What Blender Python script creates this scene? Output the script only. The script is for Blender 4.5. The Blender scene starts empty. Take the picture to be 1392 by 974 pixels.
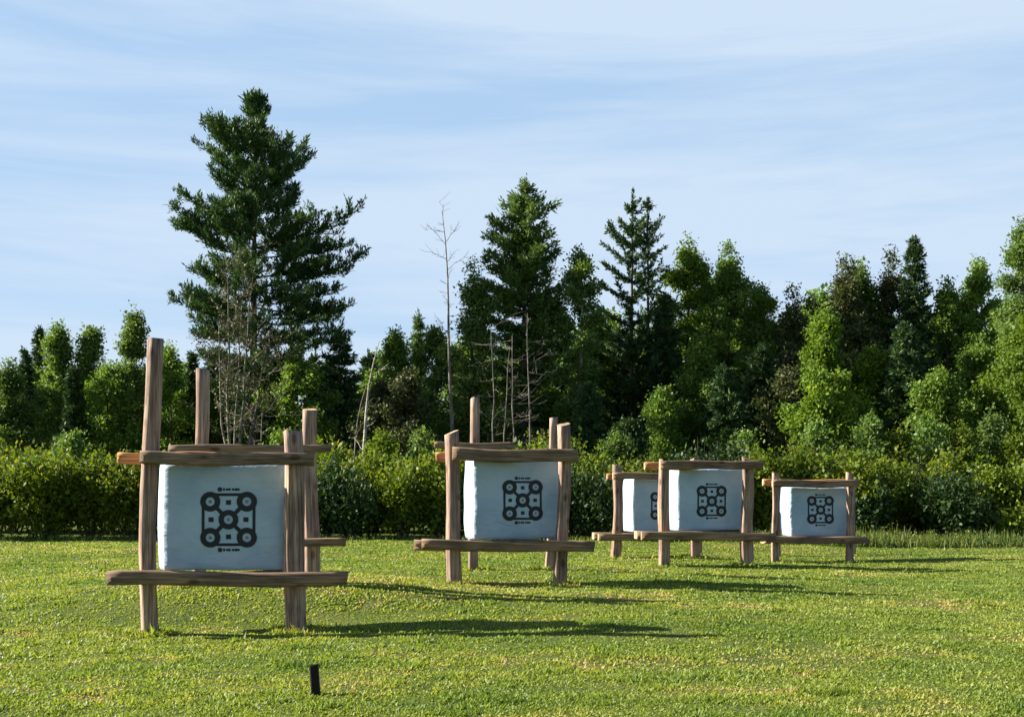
import bpy, math, random
import numpy as np
from mathutils import Vector, Matrix

random.seed(5)
scene = bpy.context.scene
COL = scene.collection
F, CX, HY, CZ = 1500.0, 696.0, 655.0, 1.5          # lens in photo pixels, centre column, horizon row, eye height


def P(px, py, d):
    return Vector(((px - CX) / F * d, d, CZ + (HY - py) / F * d))


# ------------------------------------------------------------------ terrain
CTRL = [(-3.65, 11.1, -.05), (-2.2, 11.3, -.04), (-3, 11.2, -.04), (-3.5, 13.2, .30), (-2.1, 13.2, .30), (-2.8, 13.8, .27), (0, 14.7, .128), (.3, 16.7, .197), (3.4, 19.4, .013),
        (2.2, 22.1, -.017), (6.5, 23.4, -.20), (-10, 29, -.05), (0, 29, -.04), (5, 30, -.08), (11, 30, -.17), (13, 32, -.17),
        (-2, 8, 0), (2, 8, 0), (-3, 5, 0), (3, 5, 0), (-8, 14, .03), (-8, 20, .03), (-3, 22, .06), (6, 12, .03), (9, 18, -.03),
        (0, 0, 0), (-20, 20, 0), (20, 20, -.1), (-20, 40, 0), (0, 40, 0), (20, 40, -.1)]
CT = np.array(CTRL, float)


def vnoise(x, y, seed=0):
    x = np.asarray(x, float); y = np.asarray(y, float)
    xi = np.floor(x); yi = np.floor(y); fx = x - xi; fy = y - yi
    fx = fx * fx * (3 - 2 * fx); fy = fy * fy * (3 - 2 * fy)
    def h(a, b):
        v = np.sin(a * 127.1 + b * 311.7 + seed * 74.7) * 43758.5453
        return v - np.floor(v)
    return (h(xi, yi) * (1 - fx) + h(xi + 1, yi) * fx) * (1 - fy) + (h(xi, yi + 1) * (1 - fx) + h(xi + 1, yi + 1) * fx) * fy


def gz(x, y):
    x = np.asarray(x, float); y = np.asarray(y, float)
    sh = x.shape
    xf = x.ravel()[:, None]; yf = y.ravel()[:, None]
    w = 1.0 / ((xf - CT[:, 0]) ** 2 + (yf - CT[:, 1]) ** 2 + .25) ** 1.6
    z = (w * CT[:, 2]).sum(1) / w.sum(1)
    fade = np.clip(1.6 - np.hypot(xf[:, 0], yf[:, 0] - 20) / 60, 0, 1)
    z = z * fade
    z = z + .035 * (vnoise(xf[:, 0] * .9, yf[:, 0] * .9, 3) - .5) + .02 * (vnoise(xf[:, 0] * 2.6, yf[:, 0] * 2.6, 4) - .5)
    return z.reshape(sh)


def gz1(x, y):
    return float(gz(np.array([x]), np.array([y]))[0])


# ------------------------------------------------------------------ materials
def new_mat(name):
    m = bpy.data.materials.new(name); m.use_nodes = True
    nt = m.node_tree; nt.nodes.clear()
    out = nt.nodes.new('ShaderNodeOutputMaterial')
    return m, nt, out


def N(nt, t, **kw):
    n = nt.nodes.new(t)
    for k, v in kw.items():
        setattr(n, k, v)
    return n


def ramp(nt, stops, interp='LINEAR'):
    r = nt.nodes.new('ShaderNodeValToRGB'); cr = r.color_ramp; cr.interpolation = interp
    while len(cr.elements) < len(stops):
        cr.elements.new(.5)
    for e, (p, c) in zip(cr.elements, stops):
        e.position = p; e.color = (*c, 1)
    return r


def leaf_mat(name, stops, trans=.35, rough=.55, spec=.25, tsat=(1.25, 1.2, .5)):
    m, nt, out = new_mat(name)
    at = N(nt, 'ShaderNodeAttribute', attribute_name='tint')
    r = ramp(nt, stops); nt.links.new(at.outputs['Fac'], r.inputs[0])
    oi = N(nt, 'ShaderNodeObjectInfo')
    hsv = N(nt, 'ShaderNodeHueSaturation')
    mr = N(nt, 'ShaderNodeMapRange'); mr.inputs[3].default_value = .8; mr.inputs[4].default_value = 1.2
    nt.links.new(oi.outputs['Random'], mr.inputs[0]); nt.links.new(mr.outputs[0], hsv.inputs['Value'])
    nt.links.new(r.outputs[0], hsv.inputs['Color'])
    b = N(nt, 'ShaderNodeBsdfPrincipled'); b.inputs['Roughness'].default_value = rough
    b.inputs['Specular IOR Level'].default_value = spec
    nt.links.new(hsv.outputs[0], b.inputs['Base Color'])
    t = N(nt, 'ShaderNodeBsdfTranslucent')
    mul = N(nt, 'ShaderNodeMix', data_type='RGBA', blend_type='MULTIPLY'); mul.inputs[0].default_value = 1
    nt.links.new(hsv.outputs[0], mul.inputs[6]); mul.inputs[7].default_value = (*tsat, 1)
    nt.links.new(mul.outputs[2], t.inputs[0])
    mx = N(nt, 'ShaderNodeMixShader'); mx.inputs[0].default_value = trans
    nt.links.new(b.outputs[0], mx.inputs[1]); nt.links.new(t.outputs[0], mx.inputs[2])
    nt.links.new(mx.outputs[0], out.inputs[0])
    return m


def wood_mat(name, stops, scale=(14, 14, .9), rough=.8, bump=.5, patch=None):
    m, nt, out = new_mat(name)
    tc = N(nt, 'ShaderNodeTexCoord'); oi = N(nt, 'ShaderNodeObjectInfo')
    add = N(nt, 'ShaderNodeVectorMath', operation='ADD')
    sc = N(nt, 'ShaderNodeVectorMath', operation='SCALE'); sc.inputs['Scale'].default_value = 37
    cmb = N(nt, 'ShaderNodeCombineXYZ')
    for i in range(3):
        nt.links.new(oi.outputs['Random'], cmb.inputs[i])
    nt.links.new(cmb.outputs[0], sc.inputs[0]); nt.links.new(sc.outputs[0], add.inputs[1])
    nt.links.new(tc.outputs['Object'], add.inputs[0])
    mp = N(nt, 'ShaderNodeMapping'); mp.inputs['Scale'].default_value = scale
    nt.links.new(add.outputs[0], mp.inputs[0])
    no = N(nt, 'ShaderNodeTexNoise'); no.inputs['Scale'].default_value = 1.6; no.inputs['Detail'].default_value = 7
    no.inputs['Roughness'].default_value = .65
    nt.links.new(mp.outputs[0], no.inputs['Vector'])
    r = ramp(nt, stops); nt.links.new(no.outputs[0], r.inputs[0])
    n2 = N(nt, 'ShaderNodeTexNoise'); n2.inputs['Scale'].default_value = 2.2; n2.inputs['Detail'].default_value = 3
    nt.links.new(add.outputs[0], n2.inputs['Vector'])
    r2 = ramp(nt, [(.32, (.55, .53, .53)), (.5, (.95, .95, .97)), (.66, (1.2, 1.1, .98))])
    nt.links.new(n2.outputs[0], r2.inputs[0])
    mul = N(nt, 'ShaderNodeMix', data_type='RGBA', blend_type='MULTIPLY'); mul.inputs[0].default_value = .85
    nt.links.new(r.outputs[0], mul.inputs[6]); nt.links.new(r2.outputs[0], mul.inputs[7])
    m3 = N(nt, 'ShaderNodeMapping'); m3.inputs['Scale'].default_value = (scale[0] * 1.6, scale[1] * 1.6, scale[2] * .55)
    nt.links.new(add.outputs[0], m3.inputs[0])
    n3 = N(nt, 'ShaderNodeTexNoise'); n3.inputs['Scale'].default_value = 1.3; n3.inputs['Detail'].default_value = 3
    nt.links.new(m3.outputs[0], n3.inputs['Vector'])
    r3 = ramp(nt, [(.44, (1, 1, 1)), (.49, (.42, .38, .36)), (.52, (.42, .38, .36)), (.56, (1, 1, 1))])
    nt.links.new(n3.outputs[0], r3.inputs[0])
    vo = N(nt, 'ShaderNodeTexVoronoi'); vo.inputs['Scale'].default_value = 1.0
    m4 = N(nt, 'ShaderNodeMapping'); m4.inputs['Scale'].default_value = (5, 5, 2.6)
    nt.links.new(add.outputs[0], m4.inputs[0]); nt.links.new(m4.outputs[0], vo.inputs['Vector'])
    r4 = ramp(nt, [(.10, (.35, .28, .24)), (.20, (1, 1, 1))])
    nt.links.new(vo.outputs['Distance'], r4.inputs[0])
    c1 = N(nt, 'ShaderNodeMix', data_type='RGBA', blend_type='MULTIPLY'); c1.inputs[0].default_value = .75
    nt.links.new(mul.outputs[2], c1.inputs[6]); nt.links.new(r3.outputs[0], c1.inputs[7])
    c2 = N(nt, 'ShaderNodeMix', data_type='RGBA', blend_type='MULTIPLY'); c2.inputs[0].default_value = .8
    nt.links.new(c1.outputs[2], c2.inputs[6]); nt.links.new(r4.outputs[0], c2.inputs[7])
    mul = c2
    b = N(nt, 'ShaderNodeBsdfPrincipled'); b.inputs['Roughness'].default_value = rough
    b.inputs['Specular IOR Level'].default_value = .2
    nt.links.new(mul.outputs[2], b.inputs['Base Color'])
    bp = N(nt, 'ShaderNodeBump'); bp.inputs['Strength'].default_value = bump; bp.inputs['Distance'].default_value = .02
    nt.links.new(no.outputs[0], bp.inputs['Height']); nt.links.new(bp.outputs[0], b.inputs['Normal'])
    nt.links.new(b.outputs[0], out.inputs[0])
    return m


M = {}
M['post'] = wood_mat('weathered_wood', [(.3, (0.165, 0.106, 0.083)), (.48, (0.329, 0.225, 0.174)), (.7, (0.514, 0.385, 0.300))])
M['beam'] = wood_mat('sawn_wood', [(.3, (0.138, 0.096, 0.064)), (.5, (0.250, 0.170, 0.108)), (.72, (0.371, 0.261, 0.171))])
M['fresh'] = wood_mat('fresh_reddish_wood', [(.3, (0.396, 0.168, 0.066)), (.5, (0.540, 0.252, 0.108)), (.72, (0.660, 0.360, 0.168))])
M['cut'] = wood_mat('cut_wood_end', [(.3, (.42, .28, .16)), (.6, (.60, .44, .28))], scale=(30, 30, 30))
M['bark'] = wood_mat('grey_brown_bark', [(.3, (.05, .04, .032)), (.55, (.11, .09, .072)), (.75, (.20, .17, .14))], scale=(9, 9, 2))
M['pale_bark'] = wood_mat('pale_bark', [(.25, (.14, .12, .10)), (.45, (.38, .35, .31)), (.75, (.58, .55, .50))], scale=(4, 4, 5))
M['grey_bark'] = wood_mat('grey_dead_bark', [(.3, (0.075, 0.066, 0.058)), (.5, (0.187, 0.172, 0.150)), (.75, (0.337, 0.314, 0.280))], scale=(5, 5, 3))
M['twig'] = wood_mat('dead_twig', [(.3, (0.150, 0.117, 0.101)), (.7, (0.325, 0.273, 0.230))], scale=(6, 6, 2))

M['pine'] = leaf_mat('pine_needles', [(0, (0.021, 0.052, 0.023)), (.5, (0.039, 0.089, 0.028)), (1, (0.091, 0.150, 0.039))], .18)
M['spruce'] = leaf_mat('spruce_needles', [(0, (0.029, 0.068, 0.031)), (.5, (0.052, 0.101, 0.037)), (1, (0.105, 0.170, 0.050))], .12)
M['fir'] = leaf_mat('fir_needles', [(0, (0.062, 0.121, 0.036)), (.5, (0.118, 0.201, 0.059)), (1, (0.191, 0.304, 0.084))], .25)
M['broad'] = leaf_mat('broadleaf_leaves', [(0, (0.072, 0.136, 0.028)), (.5, (0.128, 0.219, 0.039)), (1, (0.232, 0.330, 0.060))], .38)
M['poplar'] = leaf_mat('poplar_leaves', [(0, (0.078, 0.134, 0.034)), (.5, (0.115, 0.193, 0.049)), (1, (0.187, 0.268, 0.077))], .4)
M['maple'] = leaf_mat('yellow_green_leaves', [(0, (0.072, 0.136, 0.018)), (.5, (0.122, 0.204, 0.024)), (1, (0.202, 0.271, 0.039))], .45)
M['alder'] = leaf_mat('shrub_leaves', [(0, (0.055, 0.106, 0.011)), (.5, (0.118, 0.178, 0.016)), (.85, (0.205, 0.247, 0.025)), (1, (0.315, 0.255, 0.032))], .4)
M['darkshrub'] = leaf_mat('dark_shrub_leaves', [(0, (0.018, 0.045, 0.012)), (.6, (0.032, 0.068, 0.016)), (1, (0.067, 0.111, 0.022))], .2)
M['brown'] = leaf_mat('dead_brown_foliage', [(0, (0.052, 0.059, 0.025)), (.5, (0.085, 0.099, 0.035)), (1, (0.091, 0.141, 0.036))], .25, tsat=(1.1, 1, .7))
M['grass'] = leaf_mat('grass_blades', [(0, (0.122, 0.190, 0.038)), (.4, (0.210, 0.269, 0.052)), (.75, (0.305, 0.329, 0.068)), (1, (0.472, 0.343, 0.192))], .45, .5, .25, tsat=(1.15, 1.15, .45))
M['weeds'] = leaf_mat('tall_weeds', [(0, (0.060, 0.104, 0.020)), (.5, (0.106, 0.157, 0.032)), (1, (0.212, 0.209, 0.081))], .4)


def ground_mat():
    m, nt, out = new_mat('lawn_soil')
    tc = N(nt, 'ShaderNodeTexCoord')
    n1 = N(nt, 'ShaderNodeTexNoise'); n1.inputs['Scale'].default_value = .7; n1.inputs['Detail'].default_value = 8
    n1.inputs['Roughness'].default_value = .7
    nt.links.new(tc.outputs['Object'], n1.inputs['Vector'])
    r = ramp(nt, [(.3, (.035, .06, .014)), (.5, (.075, .105, .02)), (.66, (.11, .115, .03)), (.8, (.14, .11, .06))])
    nt.links.new(n1.outputs[0], r.inputs[0])
    b = N(nt, 'ShaderNodeBsdfPrincipled'); b.inputs['Roughness'].default_value = .95; b.inputs['Specular IOR Level'].default_value = .1
    nt.links.new(r.outputs[0], b.inputs['Base Color'])
    n2 = N(nt, 'ShaderNodeTexNoise'); n2.inputs['Scale'].default_value = 22; n2.inputs['Detail'].default_value = 5
    nt.links.new(tc.outputs['Object'], n2.inputs['Vector'])
    bp = N(nt, 'ShaderNodeBump'); bp.inputs['Strength'].default_value = .8; bp.inputs['Distance'].default_value = .05
    nt.links.new(n2.outputs[0], bp.inputs['Height']); nt.links.new(bp.outputs[0], b.inputs['Normal'])
    nt.links.new(b.outputs[0], out.inputs[0])
    return m


def bag_mat():
    m, nt, out = new_mat('white_woven_bag')
    tc = N(nt, 'ShaderNodeTexCoord')
    oi = N(nt, 'ShaderNodeObjectInfo')
    add = N(nt, 'ShaderNodeVectorMath', operation='ADD')
    cmb = N(nt, 'ShaderNodeCombineXYZ')
    mm = N(nt, 'ShaderNodeMath', operation='MULTIPLY'); mm.inputs[1].default_value = 23
    nt.links.new(oi.outputs['Random'], mm.inputs[0])
    for i in range(3):
        nt.links.new(mm.outputs[0], cmb.inputs[i])
    nt.links.new(tc.outputs['Object'], add.inputs[0]); nt.links.new(cmb.outputs[0], add.inputs[1])
    n1 = N(nt, 'ShaderNodeTexNoise'); n1.inputs['Scale'].default_value = 2.5; n1.inputs['Detail'].default_value = 6
    nt.links.new(add.outputs[0], n1.inputs['Vector'])
    r = ramp(nt, [(.3, (.30, .42, .55)), (.6, (.39, .51, .63))])
    nt.links.new(n1.outputs[0], r.inputs[0])
    b = N(nt, 'ShaderNodeBsdfPrincipled'); b.inputs['Roughness'].default_value = .6
    nt.links.new(r.outputs[0], b.inputs['Base Color'])
    mp = N(nt, 'ShaderNodeMapping'); mp.inputs['Scale'].default_value = (2.2, 2.2, 4.5); mp.inputs['Rotation'].default_value = (0, .5, 0)
    nt.links.new(add.outputs[0], mp.inputs[0])
    n2 = N(nt, 'ShaderNodeTexNoise'); n2.inputs['Scale'].default_value = 1.6; n2.inputs['Detail'].default_value = 3
    n2.inputs['Distortion'].default_value = .8
    nt.links.new(mp.outputs[0], n2.inputs['Vector'])
    bp = N(nt, 'ShaderNodeBump'); bp.inputs['Strength'].default_value = .55; bp.inputs['Distance'].default_value = .05
    nt.links.new(n2.outputs[0], bp.inputs['Height']); nt.links.new(bp.outputs[0], b.inputs['Normal'])
    nt.links.new(b.outputs[0], out.inputs[0])
    return m


def plain(name, col, rough=.7):
    m, nt, out = new_mat(name)
    tc = N(nt, 'ShaderNodeTexCoord')
    n1 = N(nt, 'ShaderNodeTexNoise'); n1.inputs['Scale'].default_value = 18; n1.inputs['Detail'].default_value = 5
    nt.links.new(tc.outputs['Object'], n1.inputs['Vector'])
    r = ramp(nt, [(.3, tuple(c * .75 for c in col)), (.7, tuple(c * 1.2 for c in col))])
    nt.links.new(n1.outputs[0], r.inputs[0])
    b = N(nt, 'ShaderNodeBsdfPrincipled'); b.inputs['Roughness'].default_value = rough
    nt.links.new(r.outputs[0], b.inputs['Base Color'])
    nt.links.new(b.outputs[0], out.inputs[0])
    return m


M['ground'] = ground_mat()
M['bag'] = bag_mat()
M['ink'] = plain('dark_navy_ink', (.006, .009, .016), .6)
M['ink_grey'] = plain('grey_ink', (.16, .19, .22), .6)
M['stake'] = plain('blackened_stake', (.006, .005, .0045), .95)


# ------------------------------------------------------------------ mesh builder
class MB:
    def __init__(s):
        s.v = []; s.q = []; s.mi = []; s.tint = []; s.n = 0; s.ng = []

    def addv(s, arr):
        arr = np.asarray(arr, float).reshape(-1, 3)
        o = s.n; s.v.append(arr); s.n += len(arr); return o

    def addf(s, faces, off, mi=0):
        for f in faces:
            s.ng.append(tuple(i + off for i in f)); s.mi.append(mi)

    def leaves(s, c, d, nrm, L, W, tint, mid=.45):
        side = np.cross(d, nrm); side /= np.linalg.norm(side, axis=1)[:, None] + 1e-9
        n = len(c)
        v = np.empty((n, 4, 3))
        v[:, 0] = c; v[:, 2] = c + d * L[:, None]
        m = c + d * (L * mid)[:, None]
        v[:, 1] = m + side * (W / 2)[:, None]; v[:, 3] = m - side * (W / 2)[:, None]
        o = s.addv(v)
        s.q.append(np.arange(n * 4).reshape(n, 4) + o); s.tint.append(tint)

    def tube(s, path, rad, sides=6, mi=0, cap=True, rng=None, rough=0):
        path = np.asarray(path, float); rad = np.asarray(rad, float)
        n = len(path)
        t = np.gradient(path, axis=0); t /= np.linalg.norm(t, axis=1)[:, None] + 1e-9
        ref = np.array([0, 0, 1.]) if abs(t[0, 2]) < .9 else np.array([1., 0, 0])
        u = np.cross(t, ref); u /= np.linalg.norm(u, axis=1)[:, None] + 1e-9
        w = np.cross(t, u)
        a = np.arange(sides) / sides * 2 * math.pi
        ring = path[:, None, :] + rad[:, None, None] * (u[:, None, :] * np.cos(a)[None, :, None] + w[:, None, :] * np.sin(a)[None, :, None])
        o = s.addv(ring)
        i = np.arange(n - 1)[:, None] * sides; j = np.arange(sides)[None, :]; k = (j + 1) % sides
        q = np.stack([i + j, i + k, i + sides + k, i + sides + j], -1).reshape(-1, 4) + o
        s.ng.extend(map(tuple, q.tolist())); s.mi.extend([mi] * len(q))
        if cap:
            s.ng.append(tuple(o + x for x in range(sides))[::-1]); s.mi.append(mi)
            s.ng.append(tuple(o + (n - 1) * sides + x for x in range(sides))); s.mi.append(mi)

    def build(s, name, mats, parent=None, smooth=False, loc=None):
        me = bpy.data.meshes.new(name)
        V = np.concatenate(s.v) if s.v else np.zeros((0, 3))
        loops = []; starts = []; tot = 0
        if s.q:
            Q = np.concatenate(s.q)
            loops.append(Q.ravel()); starts.append(np.arange(len(Q)) * 4); tot = len(Q) * 4
        nq = sum(len(q) for q in s.q)
        if s.ng:
            ln = np.array([len(f) for f in s.ng])
            loops.append(np.array([i for f in s.ng for i in f])); starts.append(tot + np.concatenate([[0], np.cumsum(ln)[:-1]]))
        L = np.concatenate(loops).astype(np.int32); S = np.concatenate(starts).astype(np.int32)
        me.vertices.add(len(V)); me.vertices.foreach_set('co', V.ravel().astype(np.float32))
        me.loops.add(len(L)); me.loops.foreach_set('vertex_index', L)
        me.polygons.add(len(S)); me.polygons.foreach_set('loop_start', S)
        if not isinstance(mats, (list, tuple)):
            mats = [mats]
        for m in mats:
            me.materials.append(m)
        mi = np.concatenate([np.zeros(nq), np.array(s.mi if s.ng else [])]).astype(np.int32)
        me.polygons.foreach_set('material_index', mi)
        me.polygons.foreach_set('use_smooth', np.full(len(S), smooth))
        if s.tint:
            a = me.attributes.new('tint', 'FLOAT', 'FACE')
            tt = np.concatenate(s.tint + [np.full(len(s.ng), .5)])
            a.data.foreach_set('value', np.clip(tt, 0, 1).astype(np.float32))
        me.update(calc_edges=True); me.validate()
        o = bpy.data.objects.new(name, me); COL.objects.link(o)
        if parent is not None:
            o.parent = parent
        if loc is not None:
            o.location = loc
        return o


def empty(name, loc, rz=0):
    o = bpy.data.objects.new(name, None); COL.objects.link(o)
    o.location = loc; o.rotation_euler = (0, 0, rz); o.empty_display_size = .3
    return o


def tag(o, label=None, cat=None, group=None, kind=None):
    if label: o['label'] = label
    if cat: o['category'] = cat
    if group: o['group'] = group
    if kind: o['kind'] = kind
    return o


def unit(v):
    return v / (np.linalg.norm(v, axis=-1, keepdims=True) + 1e-9)


# ------------------------------------------------------------------ vegetation generators
def foliage(mb, segs, n, L, W, rng, fwd=1., spread=.6, up=.25, jit=.05, flat=.6, tint_bias=0., skew=1.0):
    segs = np.asarray(segs, float).reshape(-1, 6)
    a = segs[:, :3]; b = segs[:, 3:]
    ln = np.linalg.norm(b - a, axis=1) + 1e-4
    idx = rng.choice(len(segs), n, p=ln / ln.sum())
    st = rng.random(len(segs))
    t = rng.random(n) ** skew
    c = a[idx] + (b - a)[idx] * t[:, None] + np.clip(rng.normal(0, 1, (n, 3)), -1.7, 1.7) * jit
    d = unit(unit((b - a)[idx]) * fwd + rng.normal(0, spread, (n, 3)) + np.array([0, 0, up]))
    nr = unit(rng.normal(0, 1 - flat, (n, 3)) + np.array([0, 0, flat]))
    sz = np.exp(rng.normal(0, .25, n))
    tint = st[idx] * .55 + rng.random(n) * .45 + tint_bias
    mb.leaves(c, d, nr, L * sz, W * sz, tint)


def branch_path(p0, az, ln, slope, curve, n=5, wob=0, rng=None):
    t = np.linspace(0, 1, n)
    r = ln * t
    path = np.stack([p0[0] + r * math.cos(az), p0[1] + r * math.sin(az), p0[2] + ln * (slope * t + curve * t * t)], 1)
    if wob and rng is not None:
        path[1:] += rng.normal(0, wob * ln, (n - 1, 3)) * t[1:, None]
    return path


def trunk_path(h, rng, wob=.01, n=9, lean=(0, 0)):
    t = np.linspace(0, 1, n)
    x = np.cumsum(rng.normal(0, wob * h / n * 3, n)); y = np.cumsum(rng.normal(0, wob * h / n * 3, n))
    x -= x[0]; y -= y[0]
    return np.stack([x + lean[0] * t * h, y + lean[1] * t * h, t * h], 1)


def at_path(path, h):
    return np.array([np.interp(h, path[:, 2], path[:, 0]), np.interp(h, path[:, 2], path[:, 1]), h])


def conifer(h, prof, rng, crown0=.1, spacing=.45, per=5, slope=(-.15, .5), curve=.1, nleaf=14000, L=.24, W=.07,
            twig=.33, jit=.06, up=.1, irregular=.3, t0=.15, rtrunk=None, wob=.004, fwd=1., spread=.5, dead=0, narrow=.45, lowtwig=0., spow=1., tuft=0.):
    wood = MB(); fol = MB()
    tp = trunk_path(h, rng, wob)
    rt = rtrunk or h * .011
    wood.tube(tp, np.linspace(rt, .015, len(tp)), 7)
    segs = []
    z = h * crown0; az0 = rng.random() * 6
    while z < h * .985:
        f = (z / h - crown0) / (1 - crown0)
        tier = rng.uniform(1 - irregular * .6, 1.08)
        for k in range(per):
            az = az0 + k * 2 * math.pi / per + rng.normal(0, .3)
            sl = slope[0] + (slope[1] - slope[0]) * f ** spow + rng.normal(0, .07)
            f2 = f
            for _ in range(3):
                f2 = f + prof(min(f2, 1.), az) * (sl + curve) / (h * (1 - crown0))
            ln = prof(min(max(f2, 0), 1.), az) * tier * rng.uniform(1 - irregular, 1.08)
            if ln < .08: ln = .08
            p0 = at_path(tp, z + rng.normal(0, spacing * .15))
            bp = branch_path(p0, az, ln, sl, curve, 5, .03, rng)
            wood.tube(bp, np.linspace(max(.012, ln * .012), .006, 5), 3, cap=False)
            for s in range(4):
                if s > 0 or t0 < .2:
                    segs.append(np.concatenate([bp[s], bp[s + 1]]))
            nt_ = max(3, int(ln / .28))
            for q in range(nt_):
                t = t0 + (1 - t0) * (q + rng.random()) / nt_
                i = min(3, int(t * 4)); p = bp[i] + (bp[i + 1] - bp[i]) * (t * 4 - i)
                tl = twig * (1 + lowtwig * (1 - f)) * ln * (1.15 - t) * rng.uniform(.6, 1.2) + .05
                ta = az + (1 if q % 2 else -1) * rng.uniform(.5, 1.1)
                e = p + np.array([math.cos(ta) * tl, math.sin(ta) * tl, tl * rng.normal(up, .2)])
                segs.append(np.concatenate([p, e]))
                if tuft:
                    for _ in range(2):
                        segs.append(np.concatenate([e, e + unit(np.array([math.cos(ta) * .5, math.sin(ta) * .5, .8]) + rng.normal(0, .35, 3)) * tuft * rng.uniform(.6, 1.3)]))
        az0 += rng.uniform(.3, 1.1)
        z += spacing * rng.uniform(.75, 1.25) * (1 - narrow * f)
    segs.append(np.concatenate([at_path(tp, h * .93), at_path(tp, h)]))
    for k in range(dead):                                       # dead lower stubs
        z = rng.uniform(.08, crown0 + .15) * h
        bp = branch_path(at_path(tp, z), rng.random() * 6.28, rng.uniform(.6, 1.8), rng.uniform(-.3, .15), -.1, 5, .06, rng)
        wood.tube(bp, np.linspace(.025, .008, 5), 3, cap=False)
    foliage(fol, segs, nleaf, L, W, rng, fwd=fwd, spread=spread, up=up, jit=jit)
    return wood, fol


def broadleaf(h, R, rng, crown0=.25, limbs=18, nleaf=12000, L=.105, W=.072, jit=.15, top=.5, rtrunk=None, lean=(0, 0), wob=.015, upsweep=1.25, open_=.14, stems=1, pk=.42):
    wood = MB(); fol = MB(); segs = []
    for st in range(stems):
        tp = trunk_path(h * rng.uniform(.86, .95), rng, wob, lean=(lean[0] + (rng.normal(0, .09) if stems > 1 else 0), lean[1] + (rng.normal(0, .06) if stems > 1 else 0)))
        rt = rtrunk or h * .012
        wood.tube(tp, np.linspace(rt, .02, len(tp)), 7)
        th = tp[-1, 2]
        az = rng.random() * 6
        nl = limbs // stems
        for k in range(nl):
            f = (k + rng.random()) / nl
            z = h * crown0 * .85 + (th - h * crown0 * .85) * f
            az += 2.4 + rng.normal(0, .4)
            sl = upsweep * (.35 + .55 * f) + rng.normal(0, .15)
            ft = f
            for _ in range(4):
                g = min(ft, 1.)
                ln = R * max(.12, math.sqrt(max(0, 1 - ((g - pk) / ((1 - pk) if g > pk else pk * 1.6)) ** 2)) ** 1.25)
                ft = f + ln * .8 * max(sl - .1, 0) / (h * (1 - crown0))
            ln *= rng.uniform(.42, 1.3)
            hor = ln / math.sqrt(1 + sl * sl * .4)
            p0 = at_path(tp, z)
            bp = branch_path(p0, az, hor, sl, -.15, 5, .06, rng)
            wood.tube(bp, np.linspace(max(.015, rt * .42), .01, 5), 4, cap=False)
            for q in range(7):
                t = .25 + .75 * (q + rng.random()) / 7
                i = min(3, int(t * 4)); p = bp[i] + (bp[i + 1] - bp[i]) * (t * 4 - i)
                sl2 = hor * .42 * (1.2 - t * .6) * rng.uniform(.5, 1.1)
                a2 = az + rng.choice([-1, 1]) * rng.uniform(.3, 1.3)
                e = p + np.array([math.cos(a2) * sl2, math.sin(a2) * sl2, sl2 * rng.uniform(-.15, .8)])
                if rng.random() < open_: continue
                for w_ in range(4):
                    tt = .35 + .65 * rng.random()
                    b0 = p + (e - p) * tt
                    d = unit(rng.normal(0, 1, 3) + np.array([math.cos(a2), math.sin(a2), .5]) * .9) * rng.uniform(.2, .5)
                    segs.append(np.concatenate([b0, b0 + d]))
    if stems == 1:                                               # leafy leader that ends the crown in a loose point
        for q in range(26):
            z = h * rng.uniform(.80, .985)
            rr = R * .34 * (1 - (z / h - .80) / .20) + .06
            p = at_path(tp, min(z, tp[-1, 2])) * [1, 1, 0] + [0, 0, z]
            a2 = rng.random() * 6.28
            segs.append(np.concatenate([p, p + np.array([math.cos(a2) * rr, math.sin(a2) * rr, rr * rng.uniform(.3, 1.1)])]))
    foliage(fol, segs, int(nleaf * 1.8), L, W, rng, fwd=.5, spread=.7, up=-.1, jit=jit, flat=.5)
    return wood, fol


def shrub(h, R, rng, nleaf=9000, L=.10, W=.065, lobes=9, jit=.10, flat=.4):
    wood = MB(); fol = MB(); segs = []
    for k in range(lobes):
        a = rng.random() * 6.28; rr = R * math.sqrt(rng.random()) * .75
        hh = h * (1 - .45 * (rr / R) ** 2) * rng.uniform(.72, 1.0)
        top = np.array([math.cos(a) * rr * 1.1, math.sin(a) * rr * 1.1, hh])
        base = np.array([math.cos(a) * rr * .35, math.sin(a) * rr * .35, 0])
        mid = (base + top) / 2 + rng.normal(0, .08, 3)
        stem = np.stack([base, mid, top])
        wood.tube(stem, [.028, .018, .006], 4, cap=False)
        lr = R * rng.uniform(.32, .5)
        nt_ = int(46 * hh)
        for q in range(nt_):
            t = rng.random() ** .5
            z = t * hh
            c = base + (top - base) * t
            rad = lr * (.35 + .85 * t) * (1 - max(0, t - .75) * 2.2)
            d = unit(rng.normal(0, 1, 3) * np.array([1, 1, .5])) * rad * rng.uniform(.35, 1.05)
            p = c + d
            p[2] = max(.03, p[2])
            e = p + unit(d + np.array([0, 0, rad * .7]) + rng.normal(0, .1, 3)) * rng.uniform(.15, .36)
            segs.append(np.concatenate([p, e]))
        for _ in range(3):
            b0 = top + rng.normal(0, lr * .5, 3) * [1, 1, .3] - [0, 0, .2]
            e0 = b0 + np.array([rng.normal(0, .12), rng.normal(0, .12), rng.uniform(.3, .85)])
            wood.tube(np.stack([b0, e0]), [.008, .004], 3, cap=False)
            segs.append(np.concatenate([b0, e0]))
    foliage(fol, segs, nleaf, L, W, rng, fwd=.6, spread=.7, up=.15, jit=jit, flat=flat)
    return wood, fol


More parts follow.
